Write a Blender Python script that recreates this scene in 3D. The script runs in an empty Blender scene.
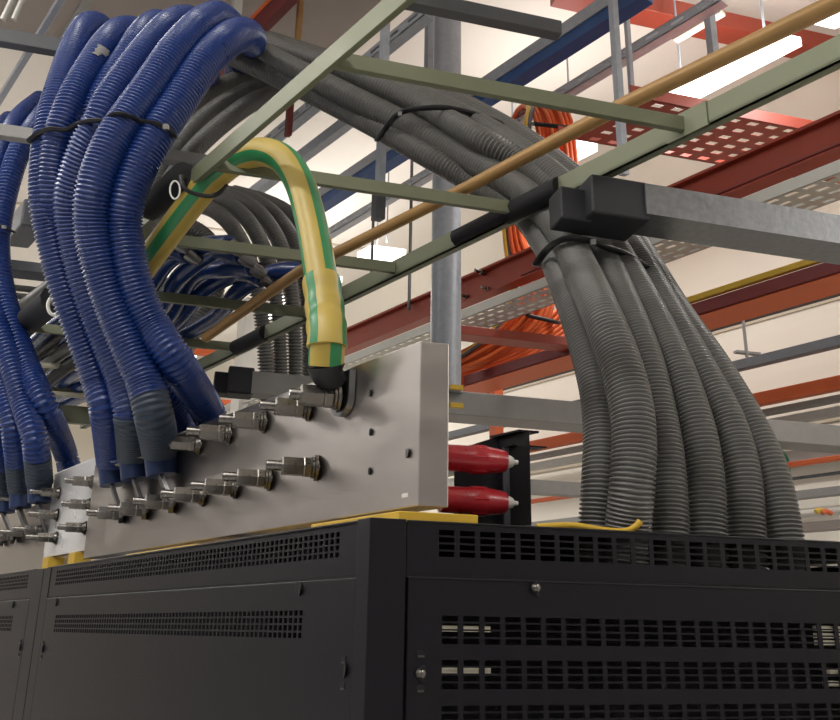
import bpy, math, random
import numpy as np
from mathutils import Matrix, Vector
random.seed(7); rng = np.random.default_rng(7)
A = np.array
# ------------------------------------------------------------------ camera model
FP = 860.0; EYE = 1.82
TH = math.atan(274 / FP); RO = 0.0155
F = A([0, math.cos(TH), math.sin(TH)]); R0 = A([1., 0, 0]); U0 = A([0, -math.sin(TH), math.cos(TH)])
R = R0 * math.cos(RO) + U0 * math.sin(RO); U = U0 * math.cos(RO) - R0 * math.sin(RO)
CAM = A([0, 0, EYE]); Z = A([0, 0, 1.])
def ray(x, y): return F * FP + R * (x - 420) - U * (y - 360)
def at(x, y, d):
    r = ray(x, y); return CAM + r * d / r[1]
def atz(x, y, z):
    r = ray(x, y); return CAM + r * (z - EYE) / r[2]
def flat(v):
    v = A([v[0], v[1], 0.]); return v / np.linalg.norm(v)
u = flat(ray(-320, 622)); w = flat(ray(3700, 685))        # along the cabinet row / along its end face
Q = at(373, 519, 1.35); Q = A([Q[0], Q[1], 0.])
MM = np.stack([u, w, Z], 1)
def P(a, b, c): return Q + a * u + b * w + c * Z
def abc(p): return np.linalg.solve(MM, A(p) - Q)
def onb(x, y, b):
    m = np.linalg.solve(MM, ray(x, y)); o = abc(CAM); t = (b - o[1]) / m[1]; return o + m * t
def ona(x, y, a):
    m = np.linalg.solve(MM, ray(x, y)); o = abc(CAM); t = (a - o[0]) / m[0]; return o + m * t
def run(p, d, xe):                                        # length from p along d until the view column xe
    q = p - CAM; k = (xe - 420) / FP; n = R - k * F
    return -(q @ n) / (d @ n)
def nrm(v): return v / np.linalg.norm(v)
NU = nrm(np.cross(u, Z)); NW = nrm(np.cross(w, Z))        # horizontal perpendiculars

# ------------------------------------------------------------------ materials
def mat(name, col, rough=.5, metal=0., var=.12, scale=14., bump=0., emit=None, stretch=None, coat=0.):
    m = bpy.data.materials.new(name); m.use_nodes = True
    nt = m.node_tree; b = nt.nodes['Principled BSDF']
    b.inputs['Base Color'].default_value = (*col, 1); b.inputs['Roughness'].default_value = rough
    b.inputs['Metallic'].default_value = metal
    if name == 'black_powder_coat': b.inputs['Specular IOR Level'].default_value = .35
    if coat: b.inputs['Coat Weight'].default_value = coat
    if emit:
        b.inputs['Emission Color'].default_value = (*emit[:3], 1); b.inputs['Emission Strength'].default_value = emit[3]
        return m
    tc = nt.nodes.new('ShaderNodeTexCoord'); no = nt.nodes.new('ShaderNodeTexNoise')
    no.inputs['Scale'].default_value = scale; no.inputs['Detail'].default_value = 5
    src = tc.outputs['Object']
    if stretch:
        mp = nt.nodes.new('ShaderNodeMapping'); mp.inputs['Scale'].default_value = stretch
        nt.links.new(src, mp.inputs['Vector']); src = mp.outputs['Vector']
    nt.links.new(src, no.inputs['Vector'])
    mx = nt.nodes.new('ShaderNodeMix'); mx.data_type = 'RGBA'
    mx.inputs[6].default_value = (*[c * (1 - var) for c in col], 1)
    mx.inputs[7].default_value = (*[min(1, c * (1 + var)) for c in col], 1)
    nt.links.new(no.outputs['Fac'], mx.inputs[0]); nt.links.new(mx.outputs[2], b.inputs['Base Color'])
    mr = nt.nodes.new('ShaderNodeMapRange')
    mr.inputs['To Min'].default_value = max(.02, rough - .12); mr.inputs['To Max'].default_value = min(1, rough + .12)
    nt.links.new(no.outputs['Fac'], mr.inputs['Value']); nt.links.new(mr.outputs[0], b.inputs['Roughness'])
    if bump:
        bp = nt.nodes.new('ShaderNodeBump'); bp.inputs['Strength'].default_value = bump; bp.inputs['Distance'].default_value = .002
        nt.links.new(no.outputs['Fac'], bp.inputs['Height']); nt.links.new(bp.outputs[0], b.inputs['Normal'])
    return m
M = dict(
 cab=mat('black_powder_coat', (.0066, .0060, .0092), .38, 0, .15, 300, .08),
 cabin=mat('cabinet_interior', (.006, .006, .007), .8),
 blue=mat('blue_conduit_plastic', (.008, .035, .180), .30, 0, .12, 30),
 bluesleeve=mat('blue_heat_shrink', (.010, .028, .095), .4, 0, .2, 40),
 navy=mat('navy_cable_sheath', (.007, .030, .13), .22, 0, .2, 20),
 grey=mat('grey_conduit_plastic', (.138, .136, .128), .42, 0, .2, 25),
 tape=mat('grey_tape', (.020, .036, .062), .45, 0, .15, 40),
 black=mat('black_plastic', (.012, .012, .014), .5, 0, .2, 40, .1),
 foam=mat('black_foam', (.010, .010, .013), .75, 0, .3, 120, .4),
 cap=mat('black_end_cap', (.020, .021, .026), .6, 0, .3, 40, .25),
 alu=mat('milled_aluminium', (.50, .465, .44), .34, 1., .16, 5, .05, stretch=(1, 1, 3)),
 alureflect=mat('aluminium_reflection_tone', (.86, .86, .87), .30, .45, .08, 8, .05),  # bus bar aluminium lightened, a bright reflection put into its colour
 aluedge=mat('sawn_aluminium', (.60, .57, .53), .5, .9, .2, 30, .4),
 zinc=mat('zinc_bolt', (.19, .18, .165), .30, 1., .2, 60),
 lug=mat('tinned_lug', (.20, .20, .20), .35, 1., .2, 40),
 galv=mat('galvanised_steel', (.38, .41, .46), .45, .25, .22, 35, .1),
 silver=mat('spangled_galvanised_beam', (.20, .205, .215), .40, .7, .4, 60, .3),
 dgrey=mat('dark_grey_steel', (.10, .105, .115), .5, .4, .2, 20),
 mgrey=mat('grey_painted_steel', (.27, .265, .255), .55, .2, .15, 20),
 pale=mat('pale_steel', (.50, .50, .47), .5, .4, .12, 20),
 olive=mat('yellow_passivated_steel', (.165, .178, .112), .48, .25, .18, 9),
 copper=mat('brown_pole', (.40, .235, .085), .45, .15, .18, 12),
 bluepaint=mat('blue_painted_steel', (.03, .09, .26), .4, .2, .2, 10),
 red=mat('red_oxide_paint', (.30, .042, .020), .45, .1, .2, 8),
 dred=mat('dark_red_paint', (.17, .022, .022), .5, .1, .2, 8),
 orange=mat('orange_paint', (.62, .12, .03), .5, 0, .15, 8),
 ocable=mat('orange_cable_sheath', (.66, .115, .020), .42, 0, .2, 12),
 yellow=mat('yellow_insulator', (.60, .38, .03), .5, 0, .2, 20),
 ycable=mat('yellow_earth_sheath', (.46, .34, .07), .42, 0, .18, 10),
 gcable=mat('green_earth_stripe', (.025, .21, .075), .38, 0, .2, 12),
 conred=mat('red_connector_plastic', (.42, .012, .022), .3, 0, .15, 20, coat=.3),
 white=mat('white_plastic', (.70, .69, .64), .4, 0, .05, 20),
 cream=mat('cream_plastic', (.70, .66, .52), .5, 0, .2, 60),
 green=mat('green_paint', (.03, .20, .10), .5, 0, .1, 20),
 wall=mat('cream_wall_paint', (.86, .81, .71), .8, 0, .04, 2),
 wall2=mat('cream_wall_seam', (.58, .51, .40), .8, 0, .05, 2),
 ceil=mat('cream_ceiling_panel', (.85, .80, .73), .85, 0, .05, 1.5),
 duct=mat('mauve_grey_duct', (.30, .26, .235), .6, .1, .1, 3),
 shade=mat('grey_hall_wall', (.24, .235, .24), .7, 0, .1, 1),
 floor=mat('grey_floor', (.60, .59, .58), .5, 0, .1, 2),
 lamp=mat('lamp_diffuser', (.9, .9, .9), .5, emit=(1.0, .97, .92, 3.)),
)
# ------------------------------------------------------------------ mesh builder
col = bpy.context.scene.collection
WL = {}
class MB:
    def __init__(s): s.v = []; s.f = []; s.mi = []; s.n = 0
    def add(s, v, f, mi=None):
        v = np.asarray(v, float); s.v.append(v); k = s.n
        for i, q in enumerate(f):
            s.f.append([int(x) + k for x in q]); s.mi.append(0 if mi is None else mi[i])
        s.n += len(v); return s
    def hexa(s, O, X, Y, Zv):
        O = A(O); v = [O, O + X, O + X + Y, O + Y, O + Zv, O + X + Zv, O + X + Y + Zv, O + Y + Zv]
        f = [(0, 3, 2, 1), (4, 5, 6, 7), (0, 1, 5, 4), (1, 2, 6, 5), (2, 3, 7, 6), (3, 0, 4, 7)]
        if np.dot(np.cross(X, Y), Zv) < 0: f = [q[::-1] for q in f]
        return s.add(v, f)
    def prism(s, poly, S, T, p0, p1):                     # poly in (S,T) axes swept from p0 to p1
        n = len(poly); r = [A(p0) + a * S + b * T for a, b in poly]; q = [A(p1) + a * S + b * T for a, b in poly]
        f = [[i, (i + 1) % n, n + (i + 1) % n, n + i] for i in range(n)] + [list(range(n))[::-1], list(range(n, 2 * n))]
        return s.add(r + q, f)
    def lathe(s, p, ax, prof, seg=20, hexn=None):         # prof: (distance along axis, radius)
        ax = nrm(A(ax)); e = nrm(np.cross(ax, Z if abs(ax[2]) < .9 else A([1., 0, 0]))); g = np.cross(ax, e)
        v = []; f = []; k = len(prof)
        for d, r in prof:
            for i in range(seg):
                t = 2 * math.pi * i / seg; v.append(A(p) + ax * d + r * (math.cos(t) * e + math.sin(t) * g))
        for j in range(k - 1):
            for i in range(seg):
                f.append([j * seg + i, j * seg + (i + 1) % seg, (j + 1) * seg + (i + 1) % seg, (j + 1) * seg + i])
        f.append(list(range(seg))[::-1]); f.append(list(range((k - 1) * seg, k * seg)))
        return s.add(v, f)
    def tube(s, pts, rad, seg=12, closed=False, flatten=None, mfn=None, phase=0., caps=True):
        p = np.asarray(pts, float); n = len(p)
        r = np.full(n, rad) if np.isscalar(rad) else np.asarray(rad, float)
        t = np.gradient(p, axis=0)
        if closed: t = np.roll(p, -1, 0) - np.roll(p, 1, 0)
        t /= np.maximum(np.linalg.norm(t, axis=1), 1e-9)[:, None]
        e = np.zeros_like(p); x = np.cross(t[0], Z if abs(t[0][2]) < .95 else A([1., 0, 0])); e[0] = nrm(x)
        for i in range(1, n):
            y = e[i - 1] - t[i] * (e[i - 1] @ t[i]); e[i] = nrm(y)
        g = np.cross(t, e); th = np.arange(seg) * 2 * math.pi / seg + phase
        fy = 1. if flatten is None else flatten
        v = p[:, None, :] + r[:, None, None] * (np.cos(th)[None, :, None] * e[:, None, :] + fy * np.sin(th)[None, :, None] * g[:, None, :])
        v = v.reshape(-1, 3); f = []; mi = []
        m = n if closed else n - 1
        for j in range(m):
            a = j * seg; b = ((j + 1) % n) * seg
            for i in range(seg):
                k = (i + 1) % seg; f.append((a + i, a + k, b + k, b + i)); mi.append(mfn(i) if mfn else 0)
        if not closed and caps:
            f.append(list(range(seg))[::-1]); f.append(list(range((n - 1) * seg, n * seg))); mi += [0, 0]
        return s.add(v, f, mi)
    def perf(s, O, X, Y, N, ex, hx, ey, hy):              # plate with real holes; O corner, X/Y unit axes, N thickness vector
        nx, ny = len(ex), len(ey)
        g = np.array([[A(O) + a * X + b * Y for b in ey] for a in ex]).reshape(-1, 3)
        v = np.concatenate([g, g + N]); K = nx * ny; f = []
        solid = lambda i, j: 0 <= i < nx - 1 and 0 <= j < ny - 1 and not (hx[i] and hy[j])
        id_ = lambda i, j: i * ny + j
        for i in range(nx - 1):
            for j in range(ny - 1):
                if not solid(i, j): continue
                q = [id_(i, j), id_(i + 1, j), id_(i + 1, j + 1), id_(i, j + 1)]
                f.append(q); f.append([k + K for k in q[::-1]])
                for (di, dj, a, b) in ((-1, 0, q[3], q[0]), (1, 0, q[1], q[2]), (0, -1, q[0], q[1]), (0, 1, q[2], q[3])):
                    if not solid(i + di, j + dj): f.append([b, a, a + K, b + K])
        return s.add(v, f)
    def build(s, name, m, parent=None, smooth=False, sharp=None):
        v = np.concatenate(s.v); base = A([v[:, 0].mean(), v[:, 1].mean(), v[:, 2].min()])
        me = bpy.data.meshes.new(name); me.from_pydata((v - base).tolist(), [], s.f)
        ms = m if isinstance(m, (list, tuple)) else [m]
        for k in ms: me.materials.append(M[k])
        if len(ms) > 1: me.polygons.foreach_set('material_index', s.mi)
        if smooth:
            me.polygons.foreach_set('use_smooth', [True] * len(me.polygons))
            try: me.set_sharp_from_angle(angle=math.radians(smooth if smooth is not True else 50))
            except Exception: pass
        me.update()
        o = bpy.data.objects.new(name, me); col.objects.link(o)
        pl = WL[parent.name] if parent else A([0, 0, 0.])
        o.location = base - pl; o.parent = parent; WL[o.name] = base
        return o
def bev(o, wd=.003, n=2):
    b = o.modifiers.new('bevel', 'BEVEL'); b.width = wd; b.segments = n; b.limit_method = 'ANGLE'; return o
def empty(name, p):
    o = bpy.data.objects.new(name, None); o.empty_display_size = .05; col.objects.link(o)
    o.location = p; WL[o.name] = A(p); return o
def tag(o, label, cat, group=None):
    o['label'] = label; o['category'] = cat
    if group: o['group'] = group
    return o
def struct(o): o['kind'] = 'structure'; return o
def spline(pts, step):
    p = np.asarray(pts, float); p = np.concatenate([[2 * p[0] - p[1]], p, [2 * p[-1] - p[-2]]])
    out = []
    for i in range(1, len(p) - 2):
        p0, p1, p2, p3 = p[i - 1:i + 3]
        for t in np.linspace(0, 1, 24, endpoint=False):
            out.append(.5 * (2 * p1 + (p2 - p0) * t + (2 * p0 - 5 * p1 + 4 * p2 - p3) * t * t + (3 * p1 - p0 - 3 * p2 + p3) * t ** 3))
    out.append(p[-2]); out = A(out)
    for _ in range(6): out[1:-1] = out[1:-1] * .5 + (out[:-2] + out[2:]) * .25
    d = np.concatenate([[0], np.cumsum(np.linalg.norm(np.diff(out, axis=0), axis=1))])
    n = max(2, int(round(d[-1] / step))); s = np.linspace(0, d[-1], n + 1)
    return np.stack([np.interp(s, d, out[:, k]) for k in range(3)], 1)
def pts3(l):
    return [at(*q) if isinstance(q, tuple) else A(q) for q in l]
PITCH = .0090
def hose(name, pts, r, m, seg=18, depth=.0044, pitch=PITCH, ex=1., hi=1.75):
    q = spline(pts, .0008); d = np.linalg.norm(np.diff(q, axis=0), axis=1)
    st = np.clip((q[:, 1] / 1.70) ** ex, .97, hi)                # the ribs open up where the hose is stretched over its long run
    ph = np.concatenate([[0], np.cumsum(d / (pitch * (st[1:] + st[:-1]) / 2))]) * 4
    n = int(ph[-1]); kk = np.arange(n + 1)
    p = np.stack([np.interp(kk, ph, q[:, j]) for j in range(3)], 1); ss = np.interp(kk, ph, st); n = len(p)
    rr = r - depth * np.minimum(ss, 1.9) * A([0, 0, 1, 1])[np.arange(n) % 4]
    b = MB().tube(p, rr, seg); return b.build(name, m, smooth=80), p

# ------------------------------------------------------------------ ROOM
H = EYE + 3.5
def quad(name, c4, m): return struct(MB().add(c4, [(0, 1, 2, 3)]).build(name, m))
AL, AH, BL, BH = -5.5, 13.0, -5.0, 4.4
def slab(name, O, X, Y, N, m): return struct(MB().hexa(O, X, Y, N).build(name, m))
slab('floor', P(AL, BL, -.1), u * (AH - AL), w * (BH - BL), Z * .1, 'floor')
slab('ceiling', P(AL, BL, H), u * (AH - AL), w * (BH - BL), Z * .1, 'ceil')
slab('wall_right', P(AL, BH, 0), u * (AH - AL), w * .1, Z * H, 'wall')
slab('wall_left', P(AL, BL - .1, 0), u * (AH - AL), w * .1, Z * H, 'shade')
slab('wall_far', P(AH, BL, 0), u * .1, w * (BH - BL), Z * H, 'wall')
slab('wall_back', P(AL - .1, BL, 0), u * .1, w * (BH - BL), Z * H, 'shade')
for i, (x, y) in enumerate(((840, 299), (840, 420))):
    c = onb(x, y, BH - .012)
    struct(MB().hexa(P(AL, BH - .012, c[2]), u * (AH - AL), w * .012, Z * .035).build('trim_%d' % (i + 1), 'wall2'))
for i in range(6):
    a = -3.8 + i * 2.6
    struct(MB().hexa(P(a, BL, H - .012), u * .03, w * (BH - BL), Z * .012).build('trim_%d' % (i + 3), 'wall2'))

# ceiling lamps: rows along u
LP, LUP = 24., .40
M['lamp'].cycles.emission_sampling = 'NONE'
def area_light(name, c, la, wb, down, power, par, base):
    l = bpy.data.lights.new(name, 'AREA'); l.shape = 'RECTANGLE'; l.size = la; l.size_y = wb; l.energy = power; l.color = (1., .975, .945)
    o = bpy.data.objects.new(name, l); col.objects.link(o)
    zz = Z if down else -Z; yy = np.cross(zz, u)
    m = Matrix(((u[0], yy[0], zz[0], c[0] - base[0]), (u[1], yy[1], zz[1], c[1] - base[1]), (u[2], yy[2], zz[2], c[2] - base[2]), (0, 0, 0, 1)))
    o.parent = par; o.matrix_local = m; return o
def lamp(a, b, c, la, wb, label, grp='ceiling strip lamps'):
    e = empty('ceiling_lamp', P(a, b, c)); tag(e, label, 'lamp', grp)
    MB().hexa(P(a, b - wb / 2, c), u * la, w * wb, Z * .05).build('diffuser', 'lamp', e)
    MB().hexa(P(a + .1, b - .03, c + .0505), u * (la - .2), w * .06, Z * .04).build('housing', 'pale', e)
    pw = LP * (la * wb) / .208; mid = P(a + la / 2, b, 0)
    area_light('lamp_light', mid + Z * (c - .002), la, wb * .95, True, pw, e, P(a, b, c)); area_light('lamp_light', mid + Z * (c + .095), la, wb * .8, False, pw * LUP, e, P(a, b, c))
    for k in (.15, .85):
        MB().lathe(P(a + la * k, b, c + .0905), Z, [(0, .006), (H - c - .091, .006)], 6).build('suspension_rod', 'galv', e)
LZ = EYE + 2.65
p0 = abc(atz(666, 106, LZ)); p1 = abc(atz(788, 43, LZ)); lb = (p0[1] + p1[1]) / 2; ll = p0[0] - p1[0]
wl = .16
lamp(p1[0], lb, LZ, ll, wl, 'bright strip lamp between the brown pole and the steel rail, upper right')
q0 = abc(atz(825, 27, LZ)); lamp(q0[0] - ll, lb, LZ, ll, wl, 'strip lamp cut by the right edge of the photo')
q0 = abc(atz(572, 145, LZ)); q1 = abc(atz(607, 134, LZ)); lamp(p0[0] + .55, lb, LZ, ll, wl, 'strip lamp glimpsed behind the orange cable loop and red tray')
r0 = abc(atz(362, 257, LZ)); r1 = abc(atz(396, 257, LZ)); r0 = abc(atz(354, 258, LZ)); r1 = abc(atz(371, 251, LZ)); r2 = abc(atz(403, 257, LZ)); lamp(r1[0], (r1[1] + r2[1]) / 2, LZ, r0[0] - r1[0], abs(r2[1] - r1[1]), 'far strip lamp seen just left of the steel column')
# the hall's other rows, outside the frame or hidden
for bb in (-3.6, -1.6):
    for aa in (-3.6, -1.4, .8, 3.9, 6., 9.):
        lamp(aa, bb, LZ, 1.3, .16, 'strip lamp of the hall ceiling outside the picture')
for aa in (-4.2,): lamp(aa, lb, LZ, 1.3, .16, 'strip lamp of the hall ceiling outside the picture')
for aa in (-4.6, -2.4): lamp(aa, 3.4, LZ, 1.3, .16, 'strip lamp of the hall ceiling outside the picture')
for aa in (5.4, 8.0): lamp(aa, lb, LZ, 1.3, .16, 'strip lamp of the hall ceiling outside the picture')

# ------------------------------------------------------------------ CABINETS
TOP = 1.990
def bands(lo, hi, groups):                                # groups: (start, pitch, hole, n)
    e = [lo]; h = []
    for st, pt, ho, n in groups:
        for k in range(n):
            e += [st + k * pt, st + k * pt + ho]; h += [0, 1]
    e.append(hi); h.append(0); return e, h
T = .0022
def left_side(cab, a0, mirror=False):
    # upper vent panel
    ex, hx = bands(a0 + .036, a0 + 1.560, [(a0 + .090, .0162, .0112, 88)])
    ey, hy = bands(1.906, TOP - .002, [(1.9365, .0108, .0078, 4)])
    MB().perf(P(0, .0, 0), u, Z, w * T, ex, hx, ey, hy).build('vent_panel', 'cab', cab)
    ex, hx = bands(a0 + .038, a0 + 1.560, [(a0 + .186, .0162, .0112, 79)])
    ey, hy = bands(.08, 1.9005, [(1.8105, .0120, .0085, 4)])
    d = MB().perf(P(0, -.002, 0), u, Z, w * T, ex, hx, ey, hy).build('side_panel', 'cab', cab)
    # the keyholes and the lock near both edges
    for aa in (a0 + .060, a0 + 1.535):
        MB().lathe(P(aa, -.001, 1.766), -w, [(0, .0115), (.0016, .0115)], 20).build('lock_hole', 'cabin', d)
        for c in (1.745, 1.7825):
            MB().hexa(P(aa - .005, -.0035, c - .006), u * .010, w * .002, Z * .010).build('screw_slot', 'cabin', d)
            MB().hexa(P(aa - .0045, -.004, c - .0075), u * .009, w * .002, Z * .003).build('screw', 'zinc', d)
    for aa in (a0 + .20, a0 + 1.47):
        MB().lathe(P(aa, -.0015, 1.8885), -w, [(0, .010), (.0014, .010)], 16).hexa(P(aa - .008, -.0035, 1.889), u * .016, w * .002, Z * .012).build('keyhole', 'cabin', d)
def cab_frame(cab, a0, a1, b1, front):
    for c, nm in ((1.9005, 'panel_edge'), (TOP - .001, 'top_edge')):
        MB().tube([P(a0 + .037, -.001, c), P(a0 + .8, -.001, c), P(a0 + 1.56, -.001, c)], .0018, 8).build(nm, 'cab', cab, smooth=True)
    MB().hexa(P(a0 + .02, .0, TOP - .006), u * (a1 - a0 - .02), w * b1, Z * .006).build('top_panel', 'cab', cab)
    MB().hexa(P(a0 + .03, .0, 1.9008), u * (a1 - a0 - .03), w * .012, Z * .0045).build('side_rail', 'cabin', cab)
    MB().hexa(P(a0 + .05, b1, .02), u * (a1 - a0 - .05), w * .003, Z * (TOP - .03)).build('back_panel', 'cab', cab)
    MB().hexa(P(a1 - .02, .02, .02), u * .003, w * (b1 - .02), Z * (TOP - .03)).build('end_panel', 'cabin', cab)
    MB().hexa(P(a0 + .03, .02, .0), u * (a1 - a0 - .05), w * (b1 - .03), Z * .06).build('plinth', 'cab', cab)
    MB().hexa(P(a0 + .06, .09, .06), u * (a1 - a0 - .10), w * .003, Z * (TOP - .08)).build('mounting_plate', 'cabin', cab)
BW = 1.30
c1 = tag(empty('equipment_cabinet', P(.7, .6, 0)), 'black perforated equipment cabinet with the grey conduits entering its top', 'cabinet', 'black equipment cabinets')
left_side(c1, 0.); cab_frame(c1, 0., 1.60, BW, True)
# corner post, two faces
bev(MB().prism([(0.0365, 0), (0.0365, -.003), (0, -.004), (-.0005, .054), (.004, .054), (.0365, .03)], u, w, P(0, 0, .0), P(0, 0, TOP + .002)).build('corner_post', 'cab', c1), .0012)
MB().hexa(P(1.562, -.002, 0), u * .062, w * .04, Z * (TOP - .002)).build('rear_post', 'cab', c1)
NC = 34
ex, hx = bands(.0555, BW - .03, [(.1075, .03440, .0262, NC)])
ey, hy = bands(1.9075, TOP - .002, [(1.9362, .0111, .0082, 4)])
MB().perf(P(0, 0, 0), w, Z, u * T, ex, hx, ey, hy).build('front_vent_panel', 'cab', c1)
ex, hx = bands(.0575, BW - .03, [(.1115, .03440, .0262, NC)])
ey, hy = bands(.08, 1.9025, [(1.806 - .0645 * k, .0111, .0083, 4) for k in range(23, -1, -1)])
fd = MB().perf(P(-.003, 0, 0), w, Z, u * T, ex, hx, ey, hy).build('front_door', 'cab', c1)
MB().hexa(P(.0, .056, 1.9030), u * .02, w * (BW - .09), Z * .004).build('door_gap_rail', 'cabin', c1)
for (bb, cc, s) in ((.2660, 1.8925, 1.), (.0775, 1.7635, 1.)):
    MB().lathe(P(-.0035, bb + .005, cc), -u, [(0, .0125), (.0008, .0125)], 24).build('latch_recess', 'cabin', fd)
    k = MB().lathe(P(-.004, bb - .002, cc), -u, [(0, .0075), (.004, .0075), (.009, .0055), (.010, .003)], 18).build('latch', 'zinc', fd, smooth=40); k['label'] = 'round steel latch'
for c in (1.7865, 1.7375):
    MB().hexa(P(-.0042, .072, c), u * .002, w * .012, Z * .010).build('screw_slot', 'cabin', fd)
    MB().hexa(P(-.0046, .073, c), u * .002, w * .010, Z * .003).build('screw', 'zinc', fd)
# added cream strips just behind the slots, standing in for light through the cabinet
for (b0, bl, c) in ((.109, .086, 1.8245), (.109, .086, 1.7640), (.803, .09, 1.8235), (.803, .09, 1.812), (.803, .09, 1.8355), (.815, .05, 1.765), (.81, .02, 1.745)):
    q = MB().hexa(P(.004, b0, c), u * .012, w * bl, Z * .0085)
    k = q.build('through_light_strip', 'cream', c1); k['label'] = 'cream strip standing in for light seen through the door slots'
MB().hexa(P(.36, .03, .06), u * .004, w * (BW - .06), Z * (TOP - .09)).build('inner_plate', 'cabin', c1)
MB().tube([P(-.003, .0575, 1.9025), P(-.003, .6, 1.9025), P(-.003, BW - .03, 1.9025)], .0017, 8).build('door_edge', 'cab', c1, smooth=True)
MB().tube([P(0, .055, TOP - .001), P(0, .6, TOP - .001), P(0, BW - .03, TOP - .001)], .002, 8).build('top_edge', 'cab', c1, smooth=True)
# neighbour cabinet
A2 = 1.690
c2 = tag(empty('equipment_cabinet', P(A2 + .8, .6, 0)), 'second black equipment cabinet along the row, cut by the left edge', 'cabinet', 'black equipment cabinets')
left_side(c2, A2); cab_frame(c2, A2, A2 + 1.6, BW, False)
MB().hexa(P(A2 - .060, -.002, 0), u * .094, w * .04, Z * (TOP - .002)).build('front_post', 'cab', c2)
MB().hexa(P(A2 - .060, .04, .02), u * .003, w * (BW - .04), Z * (TOP - .03)).build('end_panel', 'cabin', c2)

# ------------------------------------------------------------------ BUS BARS
BB = .10
def bolt(bar, a, c, b=BB, s=1.14, lab=None, ln=.098):
    p = P(a, b, c); ax = -w
    st = MB().lathe(p, ax, [(-.004, .0088 * s), (ln - .004, .0088 * s), (ln, .0072 * s)], 14).build('bolt', 'zinc', bar, smooth=40)
    MB().lathe(p, ax, [(.010 * s, .0165 * s), (.012 * s, .0175 * s), (.022 * s, .0175 * s), (.024 * s, .0165 * s)], 6).lathe(p, ax, [(.025 * s, .0165 * s), (.058 * s, .0165 * s), (.0605 * s, .0145 * s)], 6).build('nut', 'zinc', st)
    MB().lathe(p, ax, [(0, .022 * s), (.0045 * s, .022 * s)], 24).build('washer', 'zinc', st, smooth=40)
    MB().lathe(p, ax, [(.0055 * s, .0185 * s), (.0095 * s, .0185 * s)], 20).build('spring_washer', 'zinc', st, smooth=40)
bar = tag(empty('bus_bar', P(.7, BB + .02, 2.012)), 'thick aluminium bus bar plate bolted on top of the near cabinet under the blue conduits', 'bus bar')
barm = bev(MB().hexa(P(.042, BB, 2.019), u * 1.42, w * .052, Z * .285).build('plate', 'alu', bar), .002)
bev(MB().hexa(P(1.466, BB + .001, 2.019), u * .16, w * .050, Z * .285).build('end_strip', 'alu', bar), .002)
for (x, y) in ((371, 393), (371, 432), (370, 471)):
    q = onb(x, y, BB)
    MB().lathe(P(q[0], BB - .0012, q[2]), -w, [(0, .0068), (.0012, .0062)], 18).build('threaded_hole', 'cabin', barm)
q = onb(408, 453, BB); MB().lathe(P(q[0], BB - .0015, q[2]), -w, [(0, .0085), (.0015, .008)], 20).build('plug_screw', 'zinc', barm)
q = onb(408, 497, BB); MB().hexa(P(q[0], BB - .0008, q[2]), u * .016, w * .0008, Z * .007).build('label_scrap', 'white', barm)
for (x, y) in ((312, 412), (268, 425), (233, 437), (203, 448), (165, 457), (140, 465)):
    q = onb(x - 3, y - 3, BB); bolt(bar, q[0], q[2])
for (x, y) in ((317, 468), (270, 479), (236, 488), (204, 496), (174, 503), (147, 510), (124, 514)):
    q = onb(x, y, BB); bolt(bar, q[0], q[2])
# yellow standoffs
def block(p, X, Y, Zv, label, m='yellow', cat='insulator', name='insulator_block', grp='yellow insulators under the bus bars'):
    o = bev(MB().hexa(p, X, Y, Zv).build(name, m), .0015); return tag(o, label, cat, grp)
block(P(.03, .06, TOP + .001), u * .26, w * .135, Z * .017, 'yellow insulating slab under the right end of the big bus bar')
block(P(.34, .075, TOP + .001), u * .30, w * .10, Z * .012, 'thin yellow insulating strip under the middle of the bus bar')
block(P(.80, .075, TOP + .001), u * .42, w * .10, Z * .017, 'yellow insulating strip under the left part of the bus bar')
# splice plate with six bolts
spl = tag(empty('splice_plate', P(1.8, BB, 2.03)), 'bare aluminium plate, its bright reflection put into the colour, with two columns of bolts left of the big bus bar', 'plate')
bev(MB().hexa(P(1.632, BB + .012, 2.046), u * .43, w * .025, Z * .288).build('plate', 'alureflect', spl), .002)
for (x, y) in ((93, 482), (90, 505), (86, 528)):
    q = onb(x, y, BB + .012); bolt(spl, q[0], q[2], BB + .012, .98, ln=.082)
for (x, y) in ((60, 493), (58, 515), (57, 538)):
    q = onb(x, y, BB + .012); bolt(spl, q[0], q[2], BB + .012, .98, ln=.095)
for i, (x, y) in enumerate(((72, 552), (46, 556))):
    q = onb(x, y, BB); block(P(q[0] - .03, BB - .0, TOP + .001), u * .06, w * .05, Z * .053, ('yellow insulating block under the splice plate, the right one', 'yellow insulating block under the splice plate, the left one')[i])
bar2 = tag(empty('bus_bar', P(2.8, .2, 2.0)), 'far aluminium bus bar on the second cabinet at the left edge', 'bus bar')
bev(MB().hexa(P(2.045, BB + .04, 2.005), u * 1.5, w * .05, Z * .25).build('plate', 'alu', bar2), .002)
for (x, y) in ((43, 530), (29, 533), (15, 537), (3, 541)):
    q = onb(x, y, BB + .03); bolt(bar2, q[0], q[2], BB + .03, .98)
for (x, y) in ((33, 505), (20, 508), (8, 513)):
    q = onb(x + 8, y - 8, BB + .03); bolt(bar2, q[0], q[2], BB + .03, .98)
block(P(2.2, BB + .03, TOP + .001), u * 1.2, w * .06, Z * .012, 'yellow strip under the far bus bar at the left edge')

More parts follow.
